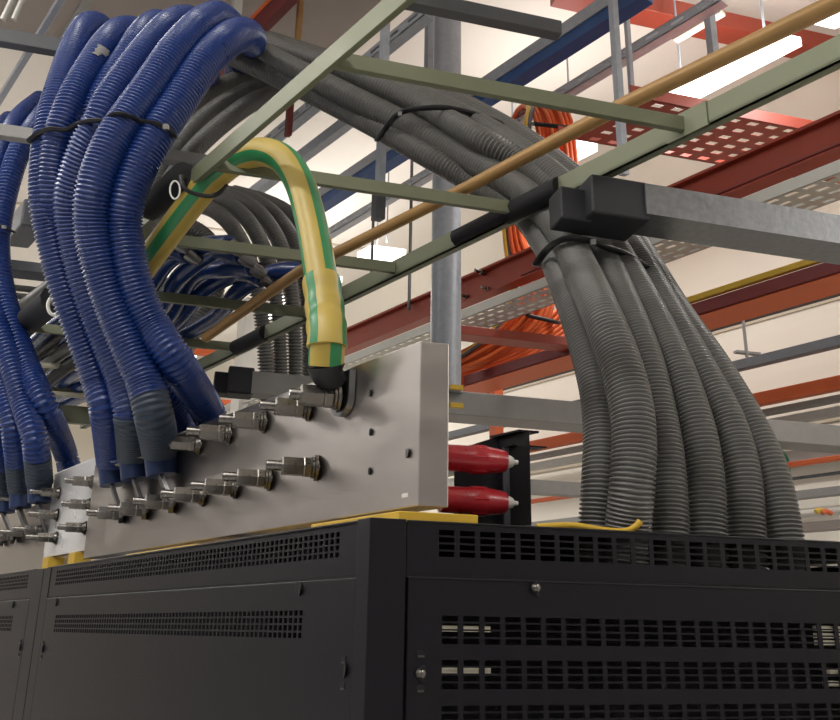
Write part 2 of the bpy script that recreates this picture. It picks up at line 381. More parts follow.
# ------------------------------------------------------------------ BLUE CONDUITS
def sub(p, i0, i1): return p[max(0, i0):i1]
def near(p, y):                                           # index of the path sample at view row y (from the end)
    for i in range(len(p) - 1, -1, -1):
        d = p[i] - CAM; yy = 360 - FP * (d @ U) / (d @ F)
        if yy <= y: return i
    return 0
def blue_hose(pts, label, grp, r=.043, tape=None, lug=None, mark=None):
    o, p = hose('corrugated_conduit', pts3(pts), r, 'blue', 20)
    tag(o, label, 'conduit', grp)
    if mark:
        k0 = min(range(len(p)), key=lambda i: (p[i][1] > 2.06) * 9 + abs(360 - FP * ((p[i] - CAM) @ U) / ((p[i] - CAM) @ F) - mark[1]))
        v = []; nr = 9; na = 7; ks = [k0 - 8 + 2 * i for i in range(nr)]
        for i, k in enumerate(ks):
            t_ = nrm(p[k + 1] - p[k - 1]); c_ = nrm((CAM - p[k]) - t_ * ((CAM - p[k]) @ t_)); s_ = np.cross(t_, c_)
            for j in range(na):
                th_ = -.38 + .76 * j / (na - 1) + .07 * math.sin(i * 1.9); v.append(p[k] + (r + .0012) * (math.cos(th_) * c_ + math.sin(th_) * s_))
        f = [(i * na + j, i * na + j + 1, (i + 1) * na + j + 1, (i + 1) * na + j) for i in range(nr - 1) for j in range(na - 1) if not (i > 4 and j < 3)]
        MB().add(v, f).build('paint_mark', 'mgrey', o)['label'] = 'grey paint mark'
    if tape:
        i0, i1 = near(p, tape[0]), len(p)
        t = p[i0:i1]; rr = r + .0012 - .0030 * A([0, 0, 1, 1])[(np.arange(len(t)) + i0) % 4]
        MB().tube(t, rr, 20).build('tape_band', 'tape', o, smooth=80)['label'] = 'grey tape band'
    if lug:                                               # heat shrink sleeve, lug blade on the bar
        (la, lc), bb = lug; e = p[-1]; ea = abc(e)
        sl = P(ea[0] - .002, .066, ea[2] - .066)
        pp = spline([e, e * .5 + sl * .5, sl], .01)
        MB().tube(pp, np.linspace(r * .95, r * .90, len(pp)), 16, flatten=.95).build('heat_shrink_sleeve', 'bluesleeve', o, smooth=60)['label'] = 'dark blue heat shrink sleeve'
        bl = P(la, bb, lc); d = bl - sl
        ww = nrm(np.cross(d, w)) * .026
        lo = MB(); th = w * .010
        ang = np.linspace(0, math.pi, 9); dn = nrm(d - w * (d @ w)); end = [bl - th * .2 + ww * math.cos(t) + dn * .026 * math.sin(t) for t in ang]
        poly = [sl + ww] + end + [sl - ww]; k = len(poly)
        lo.add([q - th for q in poly] + poly, [list(range(k)), list(range(2 * k - 1, k - 1, -1))] + [[i, i + k, (i + 1) % k + k, (i + 1) % k] for i in range(k)])
        lo.build('cable_lug', 'lug', o)['label'] = 'flat tinned cable lug'
    return o, p
G1 = 'main bundle of blue conduits'
def ac(x, y, b=BB - .006):
    q = onb(x, y, b); return (q[0], q[2])
def e3(x, y, b): return list(P(*onb(x, y, b)))
EN = [('first', (118, 515)), ]
blue_hose([(100, 75, 2.75), (106, 48, 2.5), (102, 30, 2.3), (89, 27, 2.15), (76, 48, 2.06), (63, 85, 2.0), (53, 120, 1.97), (47, 160, 1.97), (46, 200, 1.99), (51, 230, 2.02), (66, 290, 2.07), (84, 340, 2.12), (98, 380, 2.15), (107, 415, 2.17), e3(112, 462, .055)],
          'leftmost blue conduit of the main bundle, ending in a blue sleeved lug', G1, lug=(ac(124, 514), BB - .006))
blue_hose([(140, 80, 2.75), (142, 50, 2.5), (136, 33, 2.25), (122, 32, 2.08), (108, 44, 2.0), (93, 66, 1.96), (78, 92, 1.93), (67, 118, 1.92), (59, 145, 1.93), (55, 190, 1.97), (60, 225, 2.02), (67, 260, 2.07), (80, 300, 2.13), (97, 345, 2.2), (112, 400, 2.28), (124, 460, 2.34)],
          'blue conduit with a grey paint mark near its crest, second from left', G1, .0425, mark=(93, 62))
blue_hose([(172, 85, 2.75), (176, 50, 2.5), (170, 30, 2.25), (156, 25, 2.08), (142, 38, 2.0), (128, 60, 1.97), (108, 90, 1.95), (90, 118, 1.95), (78, 145, 1.96), (66, 182, 2.0), (64, 222, 2.04), (74, 262, 2.1), (100, 302, 2.13), (135, 345, 2.16), (162, 390, 2.2), e3(190, 440, .24), e3(205, 480, .24)],
          'blue conduit mostly tucked behind its neighbours, third from left at the crest', G1, .0425)
blue_hose([(208, 95, 3.5), (210, 55, 3.0), (205, 36, 2.5), (198, 26, 2.2), (186, 21, 2.05), (170, 27, 1.96), (150, 48, 1.91), (130, 74, 1.88), (111, 101, 1.86), (100, 124, 1.86), (85, 152, 1.88), (73, 190, 1.92), (73, 222, 1.96), (80, 260, 2.0), (92, 300, 2.04), (108, 342, 2.08), (123, 380, 2.1), (132, 420, 2.12), e3(134, 455, .055)],
          'blue conduit fourth from left at the crest, middle of the three sleeved ends', G1, r=.044, tape=(415,), lug=(ac(147, 510), BB - .006))
blue_hose([(226, 100, 3.9), (236, 65, 3.4), (238, 40, 2.7), (231, 27, 2.2), (218, 18, 2.0), (203, 24, 1.92), (190, 36, 1.88), (174, 54, 1.85), (147, 93, 1.82), (119, 132, 1.80), (105, 160, 1.80), (95, 190, 1.81), (93, 220, 1.84), (97, 250, 1.87), (108, 290, 1.91), (127, 340, 1.95), (144, 380, 1.97), (155, 420, 1.99), e3(160, 450, .055)],
          'blue conduit in front of the bundle with a wide grey tape band at its foot', G1, r=.0455, tape=(398,), lug=(ac(174, 503), BB - .006))
blue_hose([(232, 110, 3.9), (240, 78, 3.6), (248, 54, 3.1), (253, 42, 2.5), (250, 36, 2.2), (242, 34, 2.02), (228, 40, 1.93), (206, 60, 1.88), (180, 98, 1.85), (157, 133, 1.83), (139, 165, 1.83), (127, 198, 1.84), (124, 230, 1.87), (133, 280, 1.91), (150, 322, 1.95), (178, 365, 1.99), e3(208, 412, .20), e3(221, 450, .22), e3(231, 495, .22)],
          'rightmost blue conduit of the main bundle, dropping behind the bus bar', G1, .0455)
G2 = 'left bundle of blue conduits'
blue_hose([(70, 95, 3.5), (52, 106, 3.2), (36, 125, 3.05), (20, 150, 2.98), (8, 185, 2.95), (0, 222, 2.93), (-2, 255, 2.92), (4, 297, 2.9), (14, 330, 2.88), (28, 368, 2.85), (48, 412, 2.83), e3(66, 455, .21), e3(74, 495, .22)],
          'rightmost conduit of the left blue bundle, falling behind the splice plate', G2)
blue_hose([(40, 100, 3.5), (20, 118, 3.2), (3, 148, 3.05), (-12, 200, 2.95), (-15, 260, 2.9), (-6, 310, 2.87), (8, 350, 2.84), (23, 400, 2.82), (35, 440, 2.8), e3(40, 484, .06)],
          'left bundle blue conduit with grey tape at the foot, next to the splice plate', G2, tape=(458,), lug=(ac(49, 530, BB + .02), BB + .02))
blue_hose([(10, 120, 3.6), (-15, 150, 3.3), (-28, 220, 3.1), (-26, 280, 3.0), (-12, 335, 2.96), (3, 385, 2.92), (14, 430, 2.9), e3(21, 490, .06)],
          'left bundle blue conduit third from the splice plate', G2, tape=(462,), lug=(ac(30, 533, BB + .02), BB + .02))
blue_hose([(-20, 130, 3.7), (-42, 200, 3.3), (-38, 290, 3.1), (-22, 350, 3.0), (-8, 410, 2.97), e3(5, 496, .06)],
          'left bundle blue conduit fourth from the splice plate, at the photo edge', G2, tape=(466,), lug=(ac(15, 537, BB + .02), BB + .02))

# ------------------------------------------------------------------ GREY CONDUITS
GG = 'grey conduits entering the cabinet top'
def grey_hose(pts, label, grp, r=.0372, seg=18, pitch=.0084):
    if grp == GG: pts = [(x, y, d if d < 2.3 else 2.3 + (d - 2.3) * .55) for x, y, d in pts]
    o, p = hose('corrugated_conduit', pts3(pts), r, 'grey', seg, .0056, pitch, *((1.6, 2.1) if grp == GG else (1., 1.75))); tag(o, label, 'conduit', grp); return o, p
grey_hose([(190, 42, 3.4), (225, 54, 3.2), (250, 64, 3.05), (290, 83, 2.9), (340, 108, 2.7), (380, 129, 2.52), (430, 157, 2.3), (470, 180, 2.25), (505, 200, 2.17), (526, 217, 2.10), (542, 238, 2.02), (557, 265, 1.92), (573, 305, 1.77), (587, 348, 1.7), (598, 392, 1.65), (602, 435, 1.62), (601, 480, 1.6), (598, 530, 1.6), (596, 600, 1.6)],
          'leftmost grey conduit entering the cabinet top', GG)
grey_hose([(200, 34, 3.4), (235, 42, 3.15), (262, 53, 3.0), (300, 72, 2.8), (350, 97, 2.57), (400, 122, 2.42), (450, 149, 2.28), (490, 172, 2.18), (520, 190, 2.10), (547, 214, 1.99), (565, 237, 1.89), (578, 264, 1.79), (600, 312, 1.62), (619, 360, 1.56), (631, 405, 1.53), (634, 445, 1.52), (632, 485, 1.52), (628, 530, 1.54), (622, 600, 1.56)],
          'front grey conduit bulging ahead of the others, second from left at the cabinet', GG, .041)
grey_hose([(215, 30, 3.5), (250, 38, 3.25), (282, 50, 3.05), (330, 66, 2.8), (380, 86, 2.55), (430, 111, 2.35), (480, 139, 2.17), (520, 163, 2.14), (550, 186, 2.08), (580, 217, 2.0), (602, 255, 1.89), (626, 310, 1.74), (645, 360, 1.67), (659, 420, 1.63), (666, 470, 1.61), (669, 530, 1.6), (670, 600, 1.6)],
          'grey conduit half hidden by the bulging one, third from left at the cabinet', GG)
grey_hose([(240, 32, 3.6), (285, 48, 3.3), (330, 63, 3.05), (380, 80, 2.78), (412, 92, 2.6), (450, 110, 2.42), (490, 131, 2.27), (530, 158, 2.14), (565, 186, 2.05), (595, 219, 1.97), (622, 262, 1.88), (650, 312, 1.78), (674, 362, 1.7), (694, 420, 1.65), (704, 470, 1.63), (707, 530, 1.62), (708, 600, 1.62)],
          'fourth grey conduit from the left at the cabinet top', GG)
grey_hose([(270, 40, 3.7), (330, 60, 3.3), (380, 75, 3.0), (420, 88, 2.78), (460, 106, 2.58), (500, 126, 2.4), (540, 154, 2.25), (580, 187, 2.13), (612, 223, 2.03), (640, 264, 1.93), (668, 314, 1.82), (698, 367, 1.74), (726, 420, 1.69), (741, 470, 1.66), (746, 530, 1.65), (747, 600, 1.65)],
          'fifth grey conduit from the left at the cabinet top', GG)
grey_hose([(300, 52, 3.9), (360, 70, 3.45), (415, 85, 3.05), (450, 98, 2.83), (490, 119, 2.6), (530, 143, 2.42), (570, 174, 2.28), (605, 206, 2.17), (632, 240, 2.08), (652, 272, 1.99), (678, 315, 1.88), (713, 365, 1.79), (746, 420, 1.73), (769, 470, 1.69), (783, 532, 1.67), (790, 600, 1.67)],
          'rightmost grey conduit, nearest the right edge of the cabinet top', GG)
GD = 'dim conduits behind the blue bundle'
grey_hose([(300, 82, 3.4), (282, 79, 3.4), (255, 76, 3.4), (225, 84, 3.35), (200, 98, 3.3), (178, 124, 3.25), (158, 160, 3.2), (140, 205, 3.15)], 'upper dim grey conduit just behind the rightmost blue one', GD, .04, 14)
grey_hose([(302, 86, 3.35), (288, 84, 3.33), (265, 86, 3.3), (240, 95, 3.25), (208, 115, 3.2), (184, 140, 3.15), (162, 175, 3.1), (140, 222, 3.05), (120, 270, 3.0)], 'middle dim grey conduit behind the blue bundle', GD, .04, 14)
grey_hose([(305, 88, 3.3), (288, 90, 3.25), (265, 97, 3.2), (245, 107, 3.15), (215, 130, 3.1), (190, 155, 3.05), (166, 190, 3.0), (142, 235, 2.95), (120, 285, 2.9)], 'lowest dim grey conduit behind the blue bundle and the olive rail', GD, .04, 14)
GY = 'grey conduits behind the earth cable'
YH = [[(170, 205, 3.75), (205, 207, 3.6), (228, 222, 3.5), (245, 250, 3.45), (256, 285, 3.45), (263, 325, 3.5), (267, 380, 3.55), (268, 440, 3.6)],
      [(185, 195, 3.8), (217, 199, 3.65), (243, 215, 3.55), (262, 245, 3.5), (273, 282, 3.5), (279, 325, 3.55), (281, 380, 3.6), (281, 440, 3.6)],
      [(195, 190, 3.9), (230, 196, 3.75), (257, 211, 3.62), (278, 240, 3.57), (289, 280, 3.57), (294, 325, 3.6), (295, 380, 3.65), (295, 440, 3.7)],
      [(210, 190, 4.0), (243, 196, 3.85), (270, 210, 3.72), (292, 238, 3.67), (303, 275, 3.67), (308, 325, 3.7), (309, 380, 3.75), (309, 440, 3.8)],
      [(235, 192, 4.1), (266, 201, 3.95), (290, 214, 3.85), (308, 240, 3.8), (317, 278, 3.8), (322, 325, 3.85), (323, 380, 3.9), (323, 440, 3.9)]]
YL = ['innermost grey conduit of the arch behind the yellow earth cable', 'second grey conduit of the arch behind the earth cable', 'middle grey conduit of the arch behind the earth cable',
      'fourth grey conduit of the arch behind the earth cable', 'outermost grey conduit, mostly hidden by the earth cable']
for pth, lb_ in zip(YH, YL): grey_hose(pth, lb_, GY, .037, 14, .0084)

# ------------------------------------------------------------------ ZIP TIES
def tie(pts, th, label, grp='black cable ties', head=None, r=.0085):
    fr = pts3(pts); bk = [at(x, y, d + th) for (x, y, d) in pts[::-1]]
    loop = spline(fr + bk + fr[:1], .012)[:-1]
    o = tag(MB().tube(loop, r, 8, closed=True, flatten=.55).build('cable_tie', 'black', smooth=60), label, 'cable tie', grp)
    if head:
        h = at(*head); MB().hexa(h - R * .006 - U * .006 - F * .006, R * .012, U * .012, F * .012).build('tie_head', 'mgrey', o)  # grey head on a black tie, its glint put into the colour
    return o
tie([(29, 141, 1.93), (38, 134, 1.915), (50, 129, 1.875), (66, 130, 1.875), (76, 125, 1.85), (90, 121, 1.81), (105, 120, 1.79), (115, 114, 1.755), (126, 115, 1.755), (140, 121, 1.785), (158, 124, 1.785), (170, 130, 1.80), (174, 137, 1.83)], .14, 'black cable tie around the main blue bundle', head=(166, 127, 1.775))
tie([(377, 140, 2.37), (386, 128, 2.35), (395, 117, 2.28), (405, 111, 2.27), (425, 108, 2.22), (447, 108, 2.24), (470, 113, 2.27), (490, 119, 2.30), (509, 128, 2.34)], .2, 'black cable tie around the grey conduits below the olive crossbar', head=(400, 114, 2.265), r=.009)
tie([(536, 264, 1.90), (545, 252, 1.87), (555, 243, 1.80), (570, 238, 1.76), (590, 241, 1.78), (605, 247, 1.81), (625, 254, 1.84), (645, 267, 1.87), (664, 283, 1.93)], .16, 'black cable tie around the grey conduits below the end cap', head=(593, 242, 1.76), r=.010)
tie([(-8, 223, 2.87), (2, 226, 2.86), (8, 229, 2.88), (14, 232, 2.92)], .14, 'black cable tie on the left blue bundle', head=(4, 227, 2.85))
tie([(247, 262, 3.4), (262, 264, 3.42), (280, 266, 3.48), (298, 268, 3.56), (312, 270, 3.66)], .16, 'black cable tie on the grey arch behind the earth cable', r=.008)

# ------------------------------------------------------------------ LADDER RACK
LZ0 = EYE + 1.05
lad = tag(empty('cable_ladder', P(.6, .33, LZ0)), 'olive cable ladder with crossbars hung over the cabinets', 'cable ladder')
pA = (abc(atz(188, 185, LZ0))[1] + abc(atz(395, 0, LZ0))[1]) / 2; pB = .712
bev(MB().hexa(P(-1.1, pA - .007, LZ0 - .024), u * 4.95, w * .014, Z * .048).build('side_rail', 'olive', lad), .0015)
rb = MB().hexa(P(-1.1, pB - .007, LZ0 - .026), u * 4.95, w * .010, Z * .052).hexa(P(-1.1, pB - .007, LZ0 - .026), u * 4.95, w * .030, Z * .006)
rb.build('side_rail', 'olive', lad)
for k in range(8):
    a = .078 + .505 * k
    bev(MB().hexa(P(a, pA + .008, LZ0 - .017), u * .016, w * (pB - pA - .016), Z * .034).build('rung', 'olive', lad), .0012)
p_ = abc(atz(662, 112, LZ0)); MB().hexa(P(p_[0] - .03, pB - .011, LZ0 - .03), u * .10, w * .004, Z * .058).build('joint_plate', 'olive', lad)
# foam guards on the rails
def guard(x0, x1, b, label, r=.03, sq=False, m='foam'):
    a0 = abc(run_pt(x0, b))[0]; a1 = abc(run_pt(x1, b))[0]
    o = MB().tube(spline([P(a0, b, LZ0), P((a0 + a1) / 2, b, LZ0 - .001), P(a1, b, LZ0)], .02), r, 10, flatten=1.0).build('foam_edge_guard', m, smooth=50)
    return tag(o, label, 'edge guard', 'black foam edge guards')
def run_pt(x, b):
    p = P(0, b, LZ0); return p + u * run(p, u, x)
guard(560, 507, pB, 'black foam guard on the rail where the grey conduits cross, right piece', .029)
guard(509, 457, pB, 'black foam guard on the rail left of the conduit crossing, left piece', .026)
guard(266, 236, pB, 'black foam guard on the far rail below the blue cables', .03)
guard(186, 150, pA - .02, 'black foam guard on the olive rail beside the rightmost blue conduit', .036)
guard(54, 18, pA, 'black foam guard on the far rail between the two blue bundles', .045)
# white ring beside the guard
pp = [at(175 + 5 * math.cos(t), 190 + 9 * math.sin(t), 1.80) for t in np.linspace(0, 2 * math.pi, 20, endpoint=False)]
tag(MB().tube(pp, .0022, 6, closed=True).build('ring', 'white', smooth=True), 'small white ring hanging on the olive rail by the foam guard', 'ring')
pp = [at(54 + 6 * math.cos(t), 306 + 9 * math.sin(t), 2.60) for t in np.linspace(0, 2 * math.pi, 20, endpoint=False)]
tag(MB().tube(pp, .006, 6, closed=True).build('ring', 'white', smooth=True), 'pale ring on the dark guard between the two blue bundles', 'ring')
# brown pole
pa = at(860, -5, 1.5); pb = at(625, 106, 1.79); pc = at(470, 186, 1.97)
pd_ = at(205, 338, 2.72)
tag(MB().tube([at(880, -18, 1.46), at(625, 104, 1.79), at(470, 186, 1.985), at(300, 271, 2.36), pd_], [.022, .019, .0165, .0165, .0165], 16).build('pole', 'copper', smooth=60), 'long brown pole running under the grey conduits along the ladder', 'pole')
# grey crossing struts, left
def wbeam(x, y, d, xe, h, wd, m, name, label, cat, grp=None, b_=0., round_=False):
    p = at(x, y, d); L = min(run(p, w, xe), BH - .06 - abc(p)[1]); k = d / FP; hh = h * k
    o = MB()
    if round_: o.tube([p, p + w * L / 2, p + w * L], hh / 2, 12); o = o.build(name, m, smooth=60)
    else: o.hexa(p - Z * hh / 2, w * L, Z * hh, -NW * wd * k); o = bev(o.build(name, m), .002, 1)
    return tag(o, label, cat, grp)
def ubeam(x, y, d, xe, h, wd, m, name, label, cat, grp=None, round_=False, kind='box', m2=None):
    p = at(x, y, d); L = run(p, u, xe); k = d / FP; hh = h * k; W = wd * k
    o = MB()
    if L < 0: p = p + u * L; L = -L
    if round_: o.tube([p, p + u * L / 2, p + u * L], hh / 2, 12); o = o.build(name, m, smooth=60)
    elif kind == 'I':
        t = hh * .09
        poly = [(-W / 2, -hh / 2), (W / 2, -hh / 2), (W / 2, -hh / 2 + t), (t / 2, -hh / 2 + t), (t / 2, hh / 2 - t), (W / 2, hh / 2 - t), (W / 2, hh / 2), (-W / 2, hh / 2), (-W / 2, hh / 2 - t), (-t / 2, hh / 2 - t), (-t / 2, -hh / 2 + t), (-W / 2, -hh / 2 + t)]
        o.prism(poly, NU, Z, p + NU * W / 2, p + NU * W / 2 + u * L); o = o.build(name, m)
    elif kind == 'slot':
        n = int(L / (hh * 2.6)); ex, hx = bands(0, L, [(hh * .8, hh * 2.6, hh * 1.3, n)]); ey, hy = bands(-hh / 2, hh / 2, [(-hh * .12, 1, hh * .3, 1)])
        t = hh * .08
        o.perf(p, u, Z, NU * t, ex, hx, ey, hy)
        o.hexa(p + Z * (hh / 2 - t), u * L, NU * W, Z * t).hexa(p - Z * hh / 2, u * L, NU * W, Z * t)
        o = o.build(name, m)
    else: o.hexa(p - Z * hh / 2, u * L, NU * W, Z * hh); o = bev(o.build(name, m), .002, 1)
    return tag(o, label, cat, grp)
wbeam(-40, 123, 2.03, 222, 16, 12, 'mgrey', 'steel_strut', 'grey strut crossing behind the blue bundle at the height of its tie', 'strut')
wbeam(-40, 27, 2.5, 130, 19, 14, 'dgrey', 'steel_strut', 'dark blue-grey strut behind the blue crests at the upper left', 'strut')
# silver beam with cap
bm = tag(empty('support_beam', P(.3, 1.2, LZ0 - .08)), 'silver galvanised box beam with a black end cap beside the grey conduits', 'beam')
p = at(646, 199, 1.72); L = run(p, w, 900); k = 1.72 / FP
MB().hexa(p - Z * 18 * k, w * L, Z * 38 * k, -NW * 52 * k).build('beam', 'silver', bm)
cpp = at(592, 193, 1.69); cL = run(cpp, w, 650)
bev(MB().hexa(cpp - Z * 23 * k, w * cL, Z * 48 * k, -NW * 58 * k).build('end_cap', 'cap', bm), .006, 3)['label'] = 'black plastic end cap'
cp2 = at(563, 199, 1.70); c2L = run(cp2, w, 594)
bev(MB().hexa(cp2 - Z * 20 * k - NW * .01, w * c2L, Z * 40 * k, -NW * 34 * k).build('clamp_block', 'cap', bm), .005, 3)
bm2 = tag(empty('support_beam', P(1.4, .6, LZ0 - .2)), 'dark box beam with a black end cap behind the top of the bus bar', 'beam')
p = at(252, 381, 3.0); L = run(p, w, 350); k = 3.0 / FP
MB().hexa(p - Z * 13 * k, w * L, Z * 24 * k, -NW * 20 * k).build('beam', 'mgrey', bm2)
cpp = at(228, 379, 2.98); cL = run(cpp, w, 254)
bev(MB().hexa(cpp - Z * 14 * k, w * cL, Z * 29 * k, -NW * 26 * k).build('end_cap', 'cap', bm2), .006, 2)
cpp = at(214, 381, 3.0); cL = run(cpp, w, 229)
bev(MB().hexa(cpp - Z * 12 * k, w * cL, Z * 23 * k, -NW * 20 * k).build('clamp_block', 'cap', bm2), .004, 2)

# ------------------------------------------------------------------ EARTH CABLE
ew = onb(326, 366, .05); EE = P(*ew)
earth = spline(pts3([(118, 305, 2.15), (140, 272, 2.05), (165, 238, 1.96), (190, 205, 1.90), (213, 178, 1.86), (237, 160, 1.82), (262, 152, 1.78), (284, 160, 1.74), (300, 184, 1.70), (311, 222, 1.66), (319, 265, 1.62), (325, 310, 1.585)]) + [P(*onb(327, 338, .042)), EE], .012)
def stripes(i): return 1 if i in SG else 0
SG = (1, 2, 3, 17, 18, 19)
SEG = 24
ec = tag(MB().tube(earth, .034, SEG, mfn=stripes, phase=.2).build('earth_cable', ['ycable', 'gcable'], smooth=60), 'thick yellow and green earth cable arching down to the bus bar', 'cable')
i0 = near(earth, 282); t = earth[i0:-3]
rr = .0385 + .0012 * np.sin(np.arange(len(t)) * 1.3)
MB().tube(t, rr, SEG, mfn=lambda i: 1 if i in (18, 19, 11, 12, 4, 5) else 0, phase=.9).build('sleeve', ['ycable', 'gcable'], ec, smooth=60)['label'] = 'yellow sleeve with green stripes'
q = onb(340, 398, BB - .012)
bt = [EE, EE * .5 + P(q[0], .07, q[2] + .03) * .5 - Z * .004, P(q[0], .085, q[2] + .025)]
MB().tube(spline(bt, .01), np.linspace(.036, .024, len(spline(bt, .01))), 14).build('rubber_boot', 'black', ec, smooth=60)
lg = MB(); cc = P(q[0], BB - .002, q[2]); ww = u * .032
poly = [cc + Z * .05 - ww, cc + Z * .05 + ww] + [cc + ww * math.cos(t) - Z * .036 * math.sin(t) for t in np.linspace(0, math.pi, 13)]
kk = len(poly); th = w * .012
lg.add([x - th for x in poly] + poly, [list(range(kk)), list(range(2 * kk - 1, kk - 1, -1))] + [[i, i + kk, (i + 1) % kk + kk, (i + 1) % kk] for i in range(kk)])
lg.build('cable_lug', 'lug', ec)['label'] = 'grey rounded cable lug'
bolt(bar, q[0], q[2], BB - .013, 1.25, ln=.095)
tp = pts3([(181, 176, 1.80), (184, 188, 1.80), (196, 194, 1.815), (212, 196, 1.83), (223, 190, 1.84), (226, 184, 1.88)])
tag(MB().tube(spline(tp + [at(210, 186, 1.96), at(190, 182, 1.90)] + tp[:1], .01)[:-1], .0055, 8, closed=True, flatten=.6).build('cable_tie', 'black', smooth=True), 'black tie fixing the earth cable to the olive rail', 'cable tie', 'black cable ties')

# ------------------------------------------------------------------ CONNECTORS AT THE BAR'S RIGHT END
def connector(y, label):
    p = at(440, y, 1.53); L = run(p, w, 505); kx = L / 65
    e = tag(empty('power_connector', p), label, 'connector', 'red connectors behind the bus bar end')
    r = .0245
    MB().lathe(p, w, [(0, r * .98), (28 * kx, r), (31 * kx, r * 1.1), (43 * kx, r * 1.1), (46 * kx, r * 1.02), (61 * kx, r * .86), (65 * kx, r * .78)], 20).build('body', 'conred', e, smooth=35)
    MB().lathe(p, w, [(30 * kx, r * 1.14), (44 * kx, r * 1.14)], 6).build('grip_ring', 'conred', e)
    MB().lathe(p, w, [(64 * kx, r * .5), (70 * kx, r * .48), (73 * kx, r * .34), (74 * kx, r * .2), (78 * kx, r * .16)], 16).build('tip', 'white', e, smooth=40)['label'] = 'white tip'
connector(457, 'upper red connector with white tip beside the bus bar end')
connector(499, 'lower red connector with white tip just above the cabinet')
k = 1.53 / FP
br = tag(empty('mounting_bracket', at(500, 520, 1.6)), 'black bent sheet bracket behind the red connectors', 'bracket')
def apx(x, y, a):
    return P(*ona(x, y, a))
aq = .25
MB().add([apx(455, 450, aq), apx(503, 435, aq), apx(503, 528, aq), apx(455, 528, aq)] + [apx(455, 450, aq) + u * .003, apx(503, 435, aq) + u * .003, apx(503, 528, aq) + u * .003, apx(455, 528, aq) + u * .003],
         [(0, 3, 2, 1), (4, 5, 6, 7), (0, 1, 5, 4), (1, 2, 6, 5), (2, 3, 7, 6), (3, 0, 4, 7)]).build('rear_sheet', 'cab', br)
c0 = ona(503, 528, .24); ct = ona(503, 437, .24)
MB().hexa(P(.17, c0[1], c0[2]), u * .085, w * .003, Z * (ct[2] - c0[2])).build('edge_sheet', 'cab', br)
c1_ = ona(504, 447, .22); c2_ = ona(529, 447, .22); cb = ona(529, 528, .22)
MB().hexa(P(.22, c1_[1], cb[2]), w * (c2_[1] - c1_[1]), u * .004, Z * (c1_[2] - cb[2])).build('front_sheet', 'dgrey', br)
ctp = ona(503, 438, .2)
MB().hexa(P(.18, c1_[1], ct[2]), w * (c2_[1] - c1_[1]) * .8, u * .08, Z * .004).hexa(P(.20, c1_[1], c1_[2]), w * (c2_[1] - c1_[1]) * 1.4, u * .03, Z * .003).build('top_flange', 'cab', br)

# yellow edging cord by the conduits
yc = [P(.02, b, TOP + .004 + .003 * math.sin(b * 40)) for b in np.linspace(.29, .455, 8)] + [P(.015, .468, TOP + .010), P(.01, .474, TOP + .020)]
tag(MB().tube(spline(yc, .01), .006, 8).build('edge_trim', 'yellow', smooth=True), 'yellow edge trim around the cut-out where the grey conduits enter', 'edge trim')
tag(MB().tube(spline([P(.05, .95, TOP + .006), P(.04, 1.05, TOP + .012), P(.05, 1.2, TOP + .006)], .01), .008, 8).build('edge_trim', 'yellow', smooth=True), 'yellow edge trim at the far right of the cabinet top', 'edge trim')

# ------------------------------------------------------------------ BACKGROUND STEELWORK
col_e = tag(empty('steel_column', at(446, 392, 3.6)), 'round steel column standing on the grey box beam behind the bus bar and conduits', 'column')
cp = at(446, 300, 3.6)
cz = at(430, 388.5, 3.52)[2]
MB().lathe(A([cp[0], cp[1], cz]), Z, [(0, .068), (H - .001 - cz, .068)], 28).build('shaft', 'galv', col_e, smooth=40)
MB().lathe(A([cp[0], cp[1], cz]), Z, [(0.001, .075), (.012, .075)], 28).build('base_plate', 'galv', col_e)
def vbar(x, y0, y1, d, wpx, m, name, label, cat, grp=None, top=False, bot=False):
    p = at(x, y1, d); q = at(x, y0, d); k = d / FP; s = wpx * k
    z0 = p[2]; z1 = H if top else q[2]
    b = A([p[0], p[1], 0.])
    o = MB().hexa(b + Z * z0 - u * s / 2 - w * s / 2, u * s, w * s, Z * (z1 - z0)); return tag(o.build(name, m), label, cat, grp)
HG = 'hanging struts'
vbar(379, 0, 219, 2.95, 7.5, 'galv', 'hanging_strut', 'vertical galvanised strut hanging behind the grey conduits left of the column', 'strut', HG, True)
vbar(378, 192, 220, 2.93, 10, 'dgrey', 'strut_end_cap', 'dark open cap on the end of the hanging strut above the pole', 'end cap')
vbar(428, 0, 120, 3.8, 7, 'galv', 'hanging_strut', 'flat grey strut right against the left of the steel column', 'strut', HG, True)
vbar(624, 0, 175, 2.95, 7, 'galv', 'hanging_strut', 'vertical strut crossing the brown pole near the red tray', 'strut', HG, True)
vbar(633, 45, 110, 3.5, 4.5, 'galv', 'hanging_strut', 'thin hanging strut just right of the one crossing the pole', 'strut', HG, True)
vbar(714, 0, 60, 3.4, 8, 'galv', 'hanging_strut', 'short hanging strut above the lit lamp with a cream bracket', 'strut', HG, True)
ubeam(720, 10, 3.38, 672, 5, 12, 'cream', 'strut_bracket', 'cream bracket strip at the foot of the short strut above the lamp', 'bracket')
vbar(371, 160, 285, 5.2, 2, 'dgrey', 'threaded_rod', 'thin rod hanging left of the column beyond the pole', 'rod', 'thin rods')
vbar(409, 150, 310, 5.0, 2.2, 'dgrey', 'threaded_rod', 'thin rod hanging close to the column beyond the pole', 'rod', 'thin rods')
